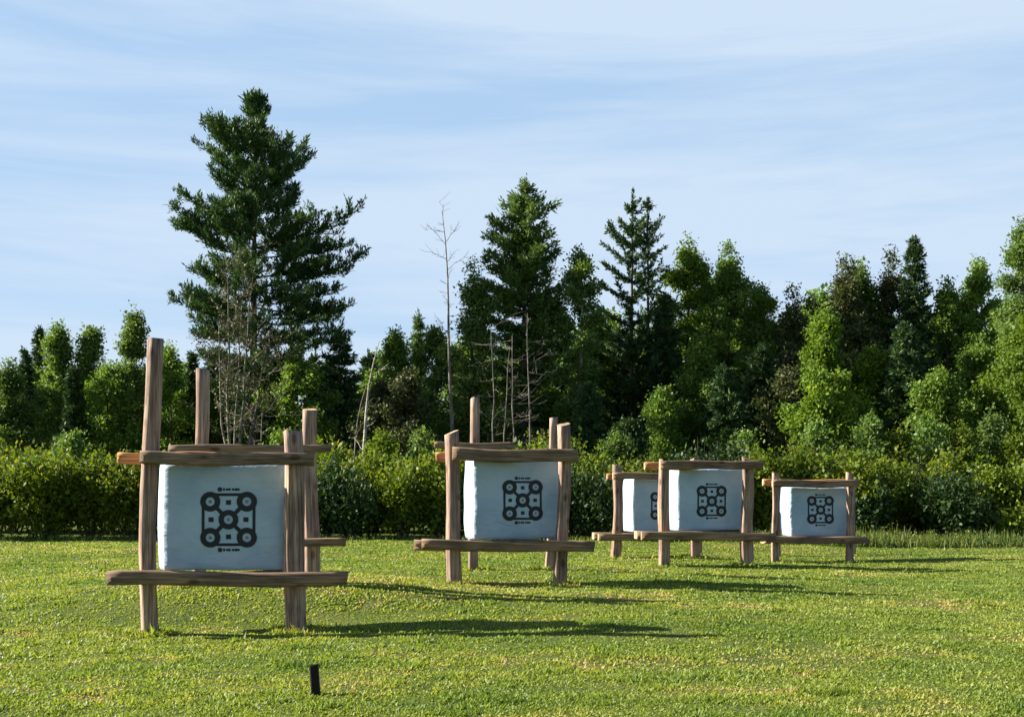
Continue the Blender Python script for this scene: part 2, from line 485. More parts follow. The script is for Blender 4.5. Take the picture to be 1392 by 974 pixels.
def bare(h, rng, r0=.09, limbs=10, twigs=7, lean=(0, 0), wob=.02, start=.5, ln=(.8, 1.6), up=(.2, .9), tr=.012, path=None):
    wood = MB()
    tp = trunk_path(h, rng, wob, lean=lean) if path is None else np.array(path, float)
    wood.tube(tp, np.linspace(r0, .010, len(tp)), 7)
    br = MB()
    for k in range(limbs):
        z = h * (start + (1 - start) * (k + rng.random()) / limbs) * .99
        az = rng.random() * 6.28; l = rng.uniform(*ln)
        bp = branch_path(at_path(tp, z), az, l, rng.uniform(*up), .1, 6, .06, rng)
        br.tube(bp, np.linspace(tr * 1.6, tr * .6, 6), 3, cap=False)
        for q in range(twigs):
            i = rng.integers(1, 6)
            b2 = branch_path(bp[i], az + rng.normal(0, .9), l * rng.uniform(.2, .5), rng.uniform(-.1, 1.0), .1, 4, .08, rng)
            br.tube(b2, np.linspace(tr * .9, tr * .5, 4), 3, cap=False)
    return wood, br


COUNT = [0]


def place(name, px, d, wood, fol, wm, fm, label, cat, group=None, rz=0., zoff=0., fname='crown', wname='trunk', flabel=None):
    x = (px - CX) / F * d
    e = empty(name, (x, d, gz1(x, d) - .03 + zoff), rz)
    tag(e, label, cat, group)
    wood.build(wname, M[wm], e, smooth=True)
    if fol is not None:
        fol.build(fname, M[fm], e)
    return e


def H(ytop, d, px=CX):
    x = (px - CX) / F * d
    return CZ + (HY - ytop) / F * d - gz1(x, d)


def cone(R, p=.85, base=.75):
    return lambda f, az: R * ((1 - f) ** p) * (base + (1 - base) * min(1, f * 6 + .2)) + .04


# ------------------------------------------------------------------ ground
def build_ground():
    xs = np.unique(np.concatenate([np.linspace(-600, -40, 12), np.arange(-40, -22, 2.), np.arange(-22, 22, .3), np.arange(22, 41, 2.), np.linspace(40, 600, 12)]))
    ys = np.unique(np.concatenate([np.linspace(-300, -10, 8), np.arange(-10, 4, 1.), np.arange(4, 36, .3), np.arange(36, 80, 2.), np.linspace(80, 1500, 14)]))
    X, Y = np.meshgrid(xs, ys)
    Z = gz(X, Y)
    mb = MB(); mb.addv(np.stack([X, Y, Z], -1))
    nx, ny = len(xs), len(ys)
    i = np.arange(ny - 1)[:, None] * nx; j = np.arange(nx - 1)[None, :]
    mb.q.append(np.stack([i + j, i + j + 1, i + nx + j + 1, i + nx + j], -1).reshape(-1, 4))
    o = mb.build('ground', M['ground'], smooth=True)
    tag(o, 'open mown field of uneven ground under the grass', 'ground', kind='structure')


def build_grass():
    rng = np.random.default_rng(11)
    mb = MB()
    n = 640000
    u = rng.random(n)
    d = 5.8 * (31.2 / 5.8) ** (u ** .93)
    half = d * (CX / F) * 1.12 + 1.2
    x = (rng.random(n) * 2 - 1) * half
    y = d
    big = vnoise(x * .55, y * .55, 21) * .6 + vnoise(x * 1.7, y * 1.7, 22) * .4
    tuft = vnoise(x * 5, y * 5, 23) * .6 + vnoise(x * 11, y * 11, 24) * .4
    bare_ = vnoise(x * .8 + 40, y * 2.0, 25) * .55 + vnoise(x * 3.1, y * 4.2, 26) * .45
    for (wx, wy, wr) in ((-2.2, 10.3, .8), (-3.0, 10.5, .6), (-1.2, 9.6, .5), (.2, 13.8, .7), (3.5, 18.3, .9), (-.4, 8.4, .4)):    # trodden spots
        bare_ = np.maximum(bare_, .86 - .30 * np.hypot((x - wx) / wr, (y - wy) / (wr * .5)) - .25 * vnoise(x * 6, y * 6, 33))
    keep = (bare_ < .70) | (rng.random(n) < .3)
    x, y, d, big, tuft, bare_ = (a[keep] for a in (x, y, d, big, tuft, bare_))
    n = len(x)
    z = gz(x, y) - .006
    h = (.012 + .020 * np.clip(tuft * 1.5 - .35, 0, 1)) * np.exp(rng.normal(0, .28, n))
    clump = (vnoise(x * 2.3, y * 3.2, 28) * .7 + vnoise(x * 6, y * 8, 29) * .3 > .70)
    h = np.where(clump, h * 1.35 + .008, h)
    for fx_, fy_ in FEET:                                       # longer grass the mower leaves round the posts
        near = np.hypot(x - fx_, y - fy_) < .28
        h = np.where(near, h * 2.3, h)
    w = .0062 * (d / 6) ** .8 * rng.uniform(.8, 1.4, n)
    az = rng.random(n) * 6.283
    lean = rng.uniform(.35, 1.5, n)
    dr = unit(np.stack([np.cos(az) * lean, np.sin(az) * lean, np.ones(n)], 1))
    nr = unit(np.stack([np.cos(az), np.sin(az), np.full(n, -.3)], 1) + rng.normal(0, .5, (n, 3)))
    dry = np.clip((bare_ - .52) * 3, 0, .5)
    tint = .20 + .42 * (big - .5) * 1.8 + rng.normal(.12, .09, n) + dry * .8 + (tuft - .5) * -.25 - .12 * clump
    mb.leaves(np.stack([x, y, z], 1), dr, nr, h * 1.15, w * 2, tint, mid=.3)
    o = mb.build('grass', M['grass'])
    tag(o, 'short yellow green grass covering the target field', 'grass', kind='stuff')


def build_weeds():
    rng = np.random.default_rng(12)
    mb = MB()
    n = 26000
    x = rng.uniform(-15, 17, n)
    right = np.clip((x - 4.5) / 3.5, 0, 1)
    keep = rng.random(n) < (.22 + .78 * right)
    x = x[keep]; right = right[keep]; n = len(x)
    y = 29.2 + rng.normal(0, .25, n) - right * rng.random(n) * 1.6 + .25
    z = gz(x, y) - .02
    h = (.12 + .10 * rng.random(n) + right * (.10 + .30 * rng.random(n) ** 1.6 * (.4 + vnoise(x * 1.1, y, 31)))) * rng.uniform(.6, 1.1, n)
    az = rng.random(n) * 6.283; lean = rng.uniform(.05, .55, n)
    dr = unit(np.stack([np.cos(az) * lean, np.sin(az) * lean, np.ones(n)], 1))
    nr = unit(np.stack([np.cos(az), np.sin(az), np.zeros(n)], 1) + rng.normal(0, .4, (n, 3)))
    mb.leaves(np.stack([x, y, z], 1), dr, nr, h, .014 + .02 * rng.random(n), rng.normal(.45, .22, n), mid=.4)
    k = rng.choice(n, 2600, p=h / h.sum())                       # seed heads and side leaves
    c = np.stack([x, y, z], 1)[k] + dr[k] * (h[k] * rng.uniform(.5, 1, len(k)))[:, None]
    mb.leaves(c, unit(rng.normal(0, 1, (len(k), 3)) + [0, 0, .5]), unit(rng.normal(0, 1, (len(k), 3))), rng.uniform(.05, .12, len(k)), rng.uniform(.02, .05, len(k)), rng.normal(.6, .25, len(k)))
    o = mb.build('tall_grass', M['weeds'])
    tag(o, 'taller unmown grass and weeds along the foot of the shrubs', 'tall grass', kind='stuff')


# ------------------------------------------------------------------ timber stands
def timber(name, p0, p1, w, t, parent, mat='post', seed=0, bend=0., taper=1., rough=.08, xdir=None, square=.5, turn=0.):
    """a rough timber from p0 to p1, w across the view, t deep; local z runs along it"""
    rng = np.random.default_rng(seed + 900)
    p0 = Vector(p0); p1 = Vector(p1)
    zax = (p1 - p0); ln = zax.length; zax.normalize()
    xd = Vector(xdir) if xdir is not None else Vector((1, 0, 0))
    if xdir is None: xd = Vector((math.cos(turn), math.sin(turn), 0))
    yax = zax.cross(xd).normalized(); xax = yax.cross(zax).normalized()
    nr, ns = 17, 24
    mb = MB(); rings = []
    ph = rng.random(4) * 6.28
    for i in range(nr):
        f = i / (nr - 1)
        ww = w * (1 + (taper - 1) * f)
        cx = bend * math.sin(math.pi * f) * ln + .012 * math.sin(f * 7 + ph[0]) * (w / .15) * min(1, rough / .05) ** 4
        cy = .01 * math.sin(f * 5 + ph[1]) * min(1, rough / .05) ** 4
        pts = []
        for k in range(ns):
            a = k / ns * 2 * math.pi
            c, s = math.cos(a), math.sin(a)
            q = 1 / (abs(c) ** (2 + 6 * square) + abs(s) ** (2 + 6 * square)) ** (1 / (2 + 6 * square))
            r = 1 + rough * (.6 * math.sin(3 * a + ph[2] + f * 2) + .5 * math.sin(2 * a + ph[3] + f * 6)) + rng.normal(0, rough * .2)
            pts.append((cx + c * q * ww / 2 * r, cy + s * q * t / 2 * r, f * ln))
        rings.append(pts)
    tilt = rng.normal(0, .22, 2)
    rings[-1] = [(x, y, z + x * tilt[0] + y * tilt[1]) for x, y, z in rings[-1]]
    o = mb.addv(np.array(rings))
    for i in range(nr - 1):
        mb.addf([(i * ns + k, i * ns + (k + 1) % ns, (i + 1) * ns + (k + 1) % ns, (i + 1) * ns + k) for k in range(ns)], o, 0)
    mb.addf([tuple(range(ns))[::-1], tuple((nr - 1) * ns + k for k in range(ns))], o, 1)
    ob = mb.build(name, [M[mat], M['cut']], parent, smooth=True)
    ob.data.polygons.foreach_set('use_smooth', [len(p.vertices) == 4 for p in ob.data.polygons])
    mat4 = Matrix((xax, yax, zax)).transposed().to_4x4(); mat4.translation = p0
    ob.matrix_parent_inverse = Matrix.Identity(4)
    ob.matrix_basis = Matrix.Translation(-parent.location) @ mat4
    return ob


FEET = []


def stand(label, d, yaw, posts, beams, seed):
    """posts: (x_bottom, y_bottom, x_top, y_top, width_px, depth offset, bend); beams: (x0,y0,x1,y1,height_px, depth offset, thickness, material)"""
    xs = [p[0] for p in posts[:2]]
    mid = sum(xs) / 2
    X = (mid - CX) / F * d
    root = empty('target_stand', (X, d, gz1(X, d)))
    tag(root, label, 'target stand', 'timber target stands on the field')
    ty = math.tan(math.radians(yaw))

    def dep(px, off):
        return d + ((px - mid) / F * d) * ty + off
    for i, (xb, yb, xt, yt, w, off, bend, tk) in enumerate(posts):
        dd = dep(xb, off)
        b = P(xb, yb, dd); b.z = gz1(b.x, b.y) - .12
        t = P(xt, yt, dd)
        FEET.append((b.x, b.y))
        timber('post', b, t, w / F * dd / 1.15, w / F * dd * .55, root, 'post', seed * 20 + i, bend, square=.75, rough=.075, taper=.9, turn=math.radians(29 + 6 * math.sin(i * 3 + seed)) - math.atan2(b.x, dd))
    for i, (x0, y0, x1, y1, hp, off, tk, mat, nm) in enumerate(beams):
        a = P(x0, y0, dep(x0, off)); b = P(x1, y1, dep(x1, off))
        timber(nm, a, b, hp / F * d, tk, root, mat, seed * 20 + 10 + i, 0, rough=.05, xdir=(0, 0, 1), square=.8)
    return root


def smooth_noise3(p, s, seed):
    return vnoise(p[:, 0] * s + p[:, 1] * 3.1, p[:, 2] * s + p[:, 1] * 2.3, seed) - .5


def bag(label, d, yaw, xl, xr, yt, yb, depth, splay, pc, psize, seed, off=.13):
    rng = np.random.default_rng(seed + 70)
    a = math.radians(yaw)
    c0 = P(xl, yb, d + off)
    kx = (xr - CX) / F
    w = (kx * c0.y - c0.x) / (math.cos(a) - kx * math.sin(a))
    h = (yb - yt) / F * c0.y
    # local frame: x along the front face, y into the depth, z up; origin at the front lower left corner
    n = 26
    g = np.linspace(-1, 1, n)
    A, B = np.meshgrid(g, g, indexing='ij')
    mb = MB()
    half = np.array([w / 2, depth / 2, h / 2]); rad = .022

    def shape(p):
        p = p * half
        inner = np.clip(p, -(half - rad), half - rad)
        q = p - inner; l = np.linalg.norm(q, axis=1, keepdims=True)
        p = inner + np.where(l > 1e-6, q / np.maximum(l, 1e-6) * np.minimum(l, rad), 0)
        return deform(p)

    def deform(p):
        u = p / half
        p = p.copy()
        back = (u[:, 1] + 1) / 2
        # belly of the filled bag
        p[:, 1] += np.sign(u[:, 1]) * .035 * (1 - u[:, 0] ** 2) * (1 - u[:, 2] ** 2) * np.abs(u[:, 1]) ** 3
        p[:, 0] += np.sign(u[:, 0]) * .02 * (1 - u[:, 2] ** 2) * np.abs(u[:, 0]) ** 3 * (.4 + .6 * back)
        p[:, 0] += -splay * back * np.clip(-u[:, 0], 0, 1)
        p[:, 2] += -.006 * (1 - u[:, 0] ** 2) * np.clip(u[:, 2], 0, 1) ** 2
        wr = .011 * smooth_noise3(p, 3.5, seed) + .005 * smooth_noise3(p, 9, seed + 1)
        edge = np.maximum(np.abs(u[:, 0]), np.abs(u[:, 2])) ** 3
        p[:, 1] += wr * (.6 + edge)
        p[:, 0] += .022 * smooth_noise3(p[:, [1, 0, 2]], 4.3, seed + 2) * np.abs(u[:, 0]) ** 3
        p[:, 2] += .018 * smooth_noise3(p[:, [2, 1, 0]], 4, seed + 3) * np.abs(u[:, 2]) ** 3
        p[:, 0] += w / 2; p[:, 1] += depth / 2; p[:, 2] += h / 2
        return p
    for ax in range(3):
        for sg in (-1, 1):
            pts = np.empty((n * n, 3))
            o1, o2 = [i for i in range(3) if i != ax]
            pts[:, ax] = sg; pts[:, o1] = A.ravel(); pts[:, o2] = B.ravel()
            o = mb.addv(shape(pts))
            i = np.arange(n - 1)[:, None] * n; j = np.arange(n - 1)[None, :]
            q = np.stack([i + j, i + j + 1, i + n + j + 1, i + n + j], -1).reshape(-1, 4)
            nrm_flip = (sg > 0) == (ax == 1)
            if not nrm_flip: q = q[:, ::-1]
            mb.q.append(q + o)
    ob = mb.build('target_bag', M['bag'], smooth=True, loc=c0)
    ob.rotation_euler = (0, 0, a)
    import bmesh
    bm = bmesh.new(); bm.from_mesh(ob.data)
    bmesh.ops.remove_doubles(bm, verts=bm.verts, dist=.0015)
    bmesh.ops.recalc_face_normals(bm, faces=bm.faces)
    for f in bm.faces: f.smooth = True
    bm.to_mesh(ob.data); bm.free()
    tag(ob, label, 'target bag', 'printed archery target bags')
    # ---- printed face
    kc = (pc[0] - CX) / F
    ww = (kc * c0.y - c0.x) / (math.cos(a) - kc * math.sin(a))
    dc = c0.y + ww * math.sin(a)
    uc = ww; vc = CZ + (HY - pc[1]) / F * dc - c0.z
    S = psize / F * dc / math.cos(a)
    pr = MB()

    def flat(pts2, faces, lift, mi=0):
        pts2 = np.asarray(pts2, float)
        q = np.empty((len(pts2), 3))
        q[:, 0] = uc + pts2[:, 0] * S - w / 2; q[:, 1] = -depth / 2; q[:, 2] = vc + pts2[:, 1] * S - h / 2
        q = deform(q); q[:, 1] -= lift
        o = pr.addv(q); pr.addf(faces, o, mi)

    def ring(cx, cy, r0, r1, lift, mi=0):
        k = 36; a_ = np.arange(k) / k * 2 * math.pi
        if r0 <= 0:
            pts = [(cx + r1 * math.cos(t), cy + r1 * math.sin(t)) for t in a_]
            flat(pts, [tuple(range(k))], lift, mi); return
        pts = [(cx + r * math.cos(t), cy + r * math.sin(t)) for r in (r1, (r0 + r1) / 2, r0) for t in a_]
        fs = [(b * k + i, b * k + (i + 1) % k, (b + 1) * k + (i + 1) % k, (b + 1) * k + i) for b in (0, 1) for i in range(k)]
        flat(pts, fs, lift, mi)

    def bar(x0, y0, x1, y1, t, lift, mi=0, seg=8):
        d_ = np.array([x1 - x0, y1 - y0]); l = np.linalg.norm(d_); d_ /= l; s = np.array([-d_[1], d_[0]]) * t / 2
        pts = []
        for i in range(seg + 1):
            p = np.array([x0, y0]) + d_ * l * i / seg
            pts += [p - s, p + s]
        flat(pts, [(2 * i, 2 * i + 2, 2 * i + 3, 2 * i + 1) for i in range(seg)], lift, mi)
    c = .325
    for sx in (-1, 1):
        for sy in (-1, 1):
            ring(sx * c, sy * c, .080, .180, .0062)
            ring(sx * c, sy * c, 0, .030, .0050, 1)
            bar(sx * c * .68, sy * c * .68, sx * c * .32, sy * c * .32, .07, .0048)
    ring(0, 0, .080, .176, .0062); ring(0, 0, 0, .030, .0050, 1)
    for s in (-1, 1):
        bar(-.27, s * .452, .27, s * .452, .052, .0040)
        bar(s * .452, -.27, s * .452, .27, .052, .0040)
        bar(-.045, s * .31, .045, s * .31, .085, .0040, seg=2)
        bar(s * .31 - .045, 0, s * .31 + .045, 0, .085, .0040, seg=2)
        # small maker's line above and below: a round badge and a row of short letters too small to read
        ring(-.155, s * .548, 0, .042, .0040)
        for i, wd in enumerate((.036, .05, .03, .044, .05, .036)):
            x0 = -.10 + i * .052
            bar(x0, s * .546, x0 + wd, s * .546, .040 if i % 2 else .048, .0040, seg=1)
    p = pr.build('printed_target', [M['ink'], M['ink_grey']], ob)
    return ob


def build_range():
    B = 'crossbeam'; S_ = 'shelf_beam'
    stand('nearest timber stand on the left, with the tallest and curved front post', 11.2, 6,
          [(204, 858, 212, 460, 25, 0, -.018, .17), (401, 855, 397, 586, 31, 0, .006, .19),
           (271, 810, 275, 502, 20, 2.0, -.004, .14), (423, 790, 420, 556, 23, 2.0, .004, .15)],
          [(191, 622, 428, 625, 17, -.15, .10, 'beam', B), (161, 622.5, 300, 622, 16, .15, .09, 'fresh', B),
           (230, 610, 448, 609, 13, 1.85, .10, 'beam', B),
           (147, 786, 471, 786.5, 19, -.16, .13, 'beam', S_), (215, 786, 410, 784, 17, .26, .30, 'beam', S_),
           (300, 737, 470, 737, 13, 1.85, .10, 'beam', S_)], 1)
    stand('second nearest timber stand, in the middle of the field, its thin left rear post tallest', 14.7, 4,
          [(618, 796, 615, 587, 22, 0, -.003, .16), (761, 798, 767, 576, 20, 0, .01, .17),
           (642, 773, 646, 541, 15, 2.0, 0, .12), (746, 774, 753, 567, 13, 2.0, .006, .13)],
          [(615, 617, 786, 620, 17, -.15, .10, 'beam', B), (592, 620, 700, 619, 13, .15, .09, 'fresh', B),
           (590, 605, 700, 606, 10, 1.85, .10, 'beam', B),
           (573, 740, 806, 743, 14, -.15, .11, 'beam', S_), (563, 740, 780, 742, 14, .26, .30, 'beam', S_)], 2)
    stand('low timber stand partly hiding the stand behind it, right of the middle of the field', 19.4, 4,
          [(902, 772, 902, 626, 17, 0, .01, .17), (1016, 771, 1016, 623, 18, 0, -.006, .17),
           (905, 768, 905, 634, 11, 2.0, 0, .12), (1019, 764, 1019, 632, 12, 2.0, 0, .12)],
          [(897, 632, 1038, 631, 11, -.14, .10, 'beam', B), (876, 633.5, 960, 632.5, 10, .14, .09, 'fresh', B),
           (872, 727, 1054, 729, 11, -.14, .11, 'beam', S_), (864, 727, 1030, 728, 11, .26, .30, 'beam', S_)], 3)
    stand('timber stand half hidden behind the low stand right of the middle', 22.1, 4,
          [(838, 758, 840, 633, 15, 0, .004, .17), (945, 760, 945, 622, 15, 0, 0, .16),
           (841, 754, 842, 640, 10, 2.0, 0, .12), (950, 755, 949, 640, 10, 2.0, 0, .12)],
          [(833, 647, 958, 646, 9, -.13, .10, 'beam', B), (825, 646.5, 900, 646, 8, .13, .09, 'fresh', B),
           (813, 729, 968, 729, 9.5, -.13, .11, 'beam', S_), (806, 728.5, 950, 729, 9.5, .26, .30, 'beam', S_)], 4)
    stand('farthest timber stand, rightmost on the field', 23.4, 6,
          [(1054, 765, 1055, 642, 11.5, 0, -.003, .17), (1156, 765, 1155, 642, 12, 0, .004, .17),
           (1057, 760, 1057, 650, 9, 1.8, 0, .12), (1159, 759, 1158, 650, 9, 1.8, 0, .12)],
          [(1050, 657, 1166, 657, 9.5, -.13, .10, 'beam', B), (1037, 656, 1167, 655.5, 9, .13, .09, 'fresh', B),
           (1040, 733, 1180, 734, 9, -.13, .11, 'beam', S_), (1036, 733, 1170, 733, 9, .26, .30, 'beam', S_)], 5)
    lab = 'white printed target bag '
    bag(lab + 'in the nearest stand on the left', 11.2, 3, 223, 385, 630, 775, .30, .13, (311.6, 705.6), 75, 1)
    bag(lab + 'in the middle stand', 14.7, 8, 645, 763, 624, 733, .40, .09, (710, 679.5), 54.5, 2)
    bag(lab + 'in the low stand right of the middle', 19.4, 9, 922, 1010, 637, 721, .45, .06, (966.7, 680.7), 41.5, 3)
    bag(lab + 'half hidden by the stand in front of it', 22.1, 11, 861, 939, 650, 723, .45, .08, (901.5, 687), 36.5, 4)
    bag(lab + 'in the farthest stand at the right', 23.4, 8, 1075, 1153, 662, 729, .45, .05, (1114.6, 692.5), 37.5, 5)
    # black stake in the foreground
    d = 7.75
    b = P(430.5, 947, d); b.z = gz1(b.x, d) - .08
    t = P(426.5, 902, d)
    r = empty('stake', (b.x, b.y, b.z))
    tag(r, 'short black wooden stake standing in the grass in front of the nearest target', 'stake')
    timber('shaft', b, t, .062, .045, r, 'stake', 77, 0, rough=.02, square=.9)
    r.children[0].data.materials[1] = M['stake']
    o = r.children[0]; mw = o.matrix_basis.copy()
    COL.objects.unlink(r); 
    o.parent = None; o.matrix_basis = Matrix.Translation(r.location) @ mw
    o.name = 'stake'; tag(o, r['label'], 'stake')
    bpy.data.objects.remove(r)
    o.name = 'stake'


# ------------------------------------------------------------------ the wood
def lr_prof(tab, h, crown0, d, base_y=None):
    """left and right reach in photo pixels by row, turned into metres"""
    ys = np.array([t[0] for t in tab], float); l = np.array([t[1] for t in tab], float) / F * d; r = np.array([t[2] for t in tab], float) / F * d
    def prof(f, az):
        z = h * (crown0 + (1 - crown0) * f)
        y = HY - (z - CZ) / d * F
        L_ = np.interp(y, ys, l); R_ = np.interp(y, ys, r)
        k = (math.cos(az) + 1) / 2
        return float(L_ + (R_ - L_) * k)
    return prof


def build_wood():
    rg = np.random.default_rng
    # --- hero pine
    d = 45; h = H(124, d, 345)
    tab = [(118, 16, 18), (126, 30, 34), (140, 50, 52), (155, 66, 50), (185, 76, 84), (205, 60, 92), (232, 56, 88), (255, 84, 66), (275, 92, 70),
           (292, 120, 140), (305, 120, 160), (330, 108, 155), (352, 85, 150), (370, 84, 130), (395, 112, 150), (415, 104, 178), (440, 94, 165), (475, 75, 115), (520, 40, 90), (560, 20, 40)]
    w, f = conifer(h, (lambda p: (lambda f, az: p(f, az) * 1.05 * min(1, max(.03, (1.03 - f) * 6))))(lr_prof(tab, h, .22, d)), rg(104), crown0=.22, spacing=.72, per=8, slope=(-.04, .85), curve=.14, nleaf=140000, L=.17, W=.045, narrow=.3, spow=2.4, tuft=.30,
                   twig=.26, jit=.06, up=.35, irregular=.36, t0=.28, rtrunk=.24, fwd=.8, spread=.55, dead=10)
    place('pine_tree', 345, d, w, f, 'bark', 'pine', 'tallest dark green pine with wide tiered boughs, standing high above the wood', 'pine tree')
    # --- pine and spruce on the right of it
    def spruce(px, yt, wpx, d, seed, label, mat='spruce', nleaf=16000, crown0=.06, group=None, p=.8, wm='bark', **kw):
        h = H(yt, d, px); R = wpx / F * d
        a = dict(crown0=crown0, spacing=.42, per=6, slope=(-.28, .45), curve=.14, nleaf=int(nleaf * 1.6), L=.16, W=.05, twig=.32, jit=.05, up=.05, irregular=.28, dead=4)
        a.update(kw)
        w, f = conifer(h, cone(R, p), rg(seed), **a)
        return place('spruce_tree', px, d, w, f, wm, mat, label, 'spruce tree', group)

    def leafy(px, yt, wpx, d, seed, label, mat='broad', nleaf=13000, crown0=.25, group=None, wm='bark', name='leafy_tree', **kw):
        h = H(yt, d, px); R = wpx / F * d
        w, f = broadleaf(h, R * 1.0, rg(seed), crown0=crown0, nleaf=int(nleaf * 1.25), **kw)
        return place(name, px, d, w, f, wm, mat, label, 'leafy tree' if name == 'leafy_tree' else name.replace('_', ' '), group)

    # tall airy fir behind the middle stand
    d = 44; h = H(243, d, 712)
    tab = [(243, 8, 8), (255, 26, 26), (285, 44, 48), (310, 70, 50), (340, 70, 78), (375, 86, 80), (410, 86, 84), (450, 80, 76), (500, 65, 60), (560, 40, 40)]
    w, f = conifer(h, lr_prof(tab, h, .26, d), rg(111), crown0=.26, spacing=.62, per=6, slope=(-.12, .5), curve=.15, nleaf=46000, L=.17, W=.06, twig=.34, jit=.09,
                   up=.1, irregular=.45, t0=.12, rtrunk=.17, dead=24)
    place('fir_tree', 712, d, w, f, 'bark', 'fir', 'tall light green fir rising behind the middle stand with bare grey lower branches', 'fir tree')
    def ragged(px, yt, tab, d, seed, label, n):
        h = H(yt, d, px)
        w, f = conifer(h, lr_prof(tab, h, .06, d), rg(seed), crown0=.06, spacing=.56, per=7, slope=(-.2, .55), curve=.3, nleaf=int(n * 1.7), L=.14, W=.05, twig=.10,
                       jit=.035, up=.1, irregular=.22, dead=8, narrow=-.5, t0=.1, lowtwig=2.2)
        place('spruce_tree', px, d, w, f, 'bark', 'spruce', label, 'spruce tree')
    ragged(858, 260, [(260, 5, 5), (275, 14, 14), (292, 40, 30), (325, 46, 42), (340, 40, 38), (365, 52, 44), (420, 62, 52), (500, 70, 60), (600, 70, 60)], 45, 121,
           'dark spruce with a thin ragged top of separate boughs, right of the tall fir', 26000)
    ragged(881, 271, [(271, 4, 4), (285, 10, 14), (300, 18, 22), (330, 20, 24), (380, 36, 36), (480, 50, 50), (600, 50, 50)], 45.6, 122,
           'second slim spruce spire close beside the ragged spruce, a little lower', 12000)
    # left side
    spruce(34, 474, 26, 49, 131, 'small dark spruce near the left edge of the wood', nleaf=9000)
    spruce(55, 445, 32, 51, 132, 'pointed dark spruce in the left part of the wood, taller than its small neighbour', nleaf=12000)
    leafy(80, 438, 25, 46, 133, 'pale green poplar left of the nearest stand, beside the pointed spruce', 'poplar', 10000, .2, name='poplar_tree', open_=.3, pk=.25, upsweep=1.5, limbs=22)
    leafy(126, 442, 25, 46.5, 134, 'pale green poplar second from the tall airy one left of the nearest stand', 'poplar', 9000, .2, name='poplar_tree', open_=.3, pk=.25, upsweep=1.5, limbs=20)
    leafy(180, 412, 27, 44, 135, 'airy pale poplar just left of the tall curved post', 'poplar', 8500, .2, name='poplar_tree', open_=.3, pk=.25, upsweep=1.7, limbs=22, jit=.12)
    leafy(8, 488, 42, 45, 136, 'rounded green tree at the left edge of the photograph', 'poplar', 10000, .15)
    spruce(102, 500, 34, 43, 137, 'dark spruce standing in front of the two pale poplars', nleaf=13000)
    leafy(150, 492, 34, 43.5, 138, 'green tree between the poplars and the tall curved post', 'broad', 9000, .15)
    leafy(232, 462, 38, 47, 139, 'green tree behind the top of the tall curved post', 'broad', 10000, .15)
    leafy(-40, 470, 50, 46, 140, 'broad green tree cut off by the left edge', 'broad', 9000, .15)
    spruce(262, 480, 34, 48, 141, 'dark spruce low on the left side of the tall pine', nleaf=11000)
    # beneath the pine
    spruce(462, 448, 56, 45.5, 142, 'dark hemlock with drooping boughs at the right foot of the tall pine', nleaf=20000, p=.55, slope=(-.3, .2))
    leafy(405, 470, 48, 43, 143, 'green tree under the right hand boughs of the tall pine', 'broad', 12000, .15)
    leafy(356, 500, 40, 47, 144, 'dark leafy tree standing behind the pale multi stem trunks', 'broad', 9000, .12)
    leafy(290, 520, 40, 48, 145, 'low leafy tree behind the rear post of the nearest stand', 'broad', 9000, .1)
    # bare grey multi stem tree in front of the pine
    r = rg(150)
    d = 40; h = H(335, d, 318); e = None
    wood = MB(); tw = MB()
    for (bx, lx, hh) in ((-.45, -.55, .72), (-.30, -.15, .98), (.1, .1, .8), (.35, .45, .9), (.55, .95, .68)):
        H1 = h * hh
        t = np.linspace(0, 1, 9)
        path = np.stack([bx * .3 + bx * np.sin(t * 2) * .6 + (lx - bx * .4) * t ** 2, r.normal(0, .2) * t, t * H1], 1)
        path[:, 0] += np.cumsum(r.normal(0, .055, 9))
        a, b = bare(H1, r, .075, 14, 9, start=.42, ln=(.5, 1.3), up=(.1, 1.1), tr=.011, path=path)
        for mbx, dst in ((a, wood), (b, tw)):
            o = dst.addv(np.concatenate(mbx.v)); dst.addf(mbx.ng, o)
        for k in range(5):                                       # dead stubs on the lower stem
            z = r.uniform(.18, .45) * H1
            bp = branch_path(at_path(path, z), r.choice([0, math.pi]) + r.normal(0, .5), r.uniform(.3, .8), r.uniform(-.2, .1), 0, 4, .03, r)
            wood.tube(bp, np.linspace(.022, .010, 4), 3, cap=False)
    x = (318 - CX) / F * d
    e = empty('bare_tree', (x, d, gz1(x, d) - .05)); tag(e, 'nearly bare grey tree with several pale stems in front of the tall pine', 'bare tree')
    wood.build('trunk', M['grey_bark'], e, True); tw.build('twigs', M['twig'], e)
    fl = MB()
    pts = np.concatenate(tw.v); idx = r.choice(len(pts), 2600)
    fl.leaves(pts[idx] + r.normal(0, .08, (2600, 3)), unit(r.normal(0, 1, (2600, 3))), unit(r.normal(0, 1, (2600, 3))), np.full(2600, .11), np.full(2600, .07), r.random(2600))
    fl.build('leaves', M['brown'], e)
    # leaning dead trunks right of the pine
    for (x0, x1, yt, dd, seed, lab, m, rr) in ((474, 517, 462, 37, 151, 'pale dead trunk leaning right, without leaves, between the first two stands', 'pale_bark', .095),
                                               (463, 500, 520, 38.4, 152, 'thin dark dead trunk leaning beside the pale leaning one', 'twig', .05)):
        hh = H(yt, dd, x0)
        t = np.linspace(0, 1, 9); dx = (x1 - x0) / F * dd
        path = np.stack([dx * (t + .12 * np.sin(t * 6)), 0 * t, t * hh], 1)
        a, b = bare(hh, rg(seed), rr, 3, 2, start=.3, ln=(.3, .7), path=path)
        o = a.addv(np.concatenate(b.v)); a.addf(b.ng, o)
        place('dead_tree', x0, dd, a, None, m, 'twig', lab, 'dead tree')
    # thin dead tree with the twiggy top
    dd = 41; hh = H(284, dd, 614); t = np.linspace(0, 1, 11)
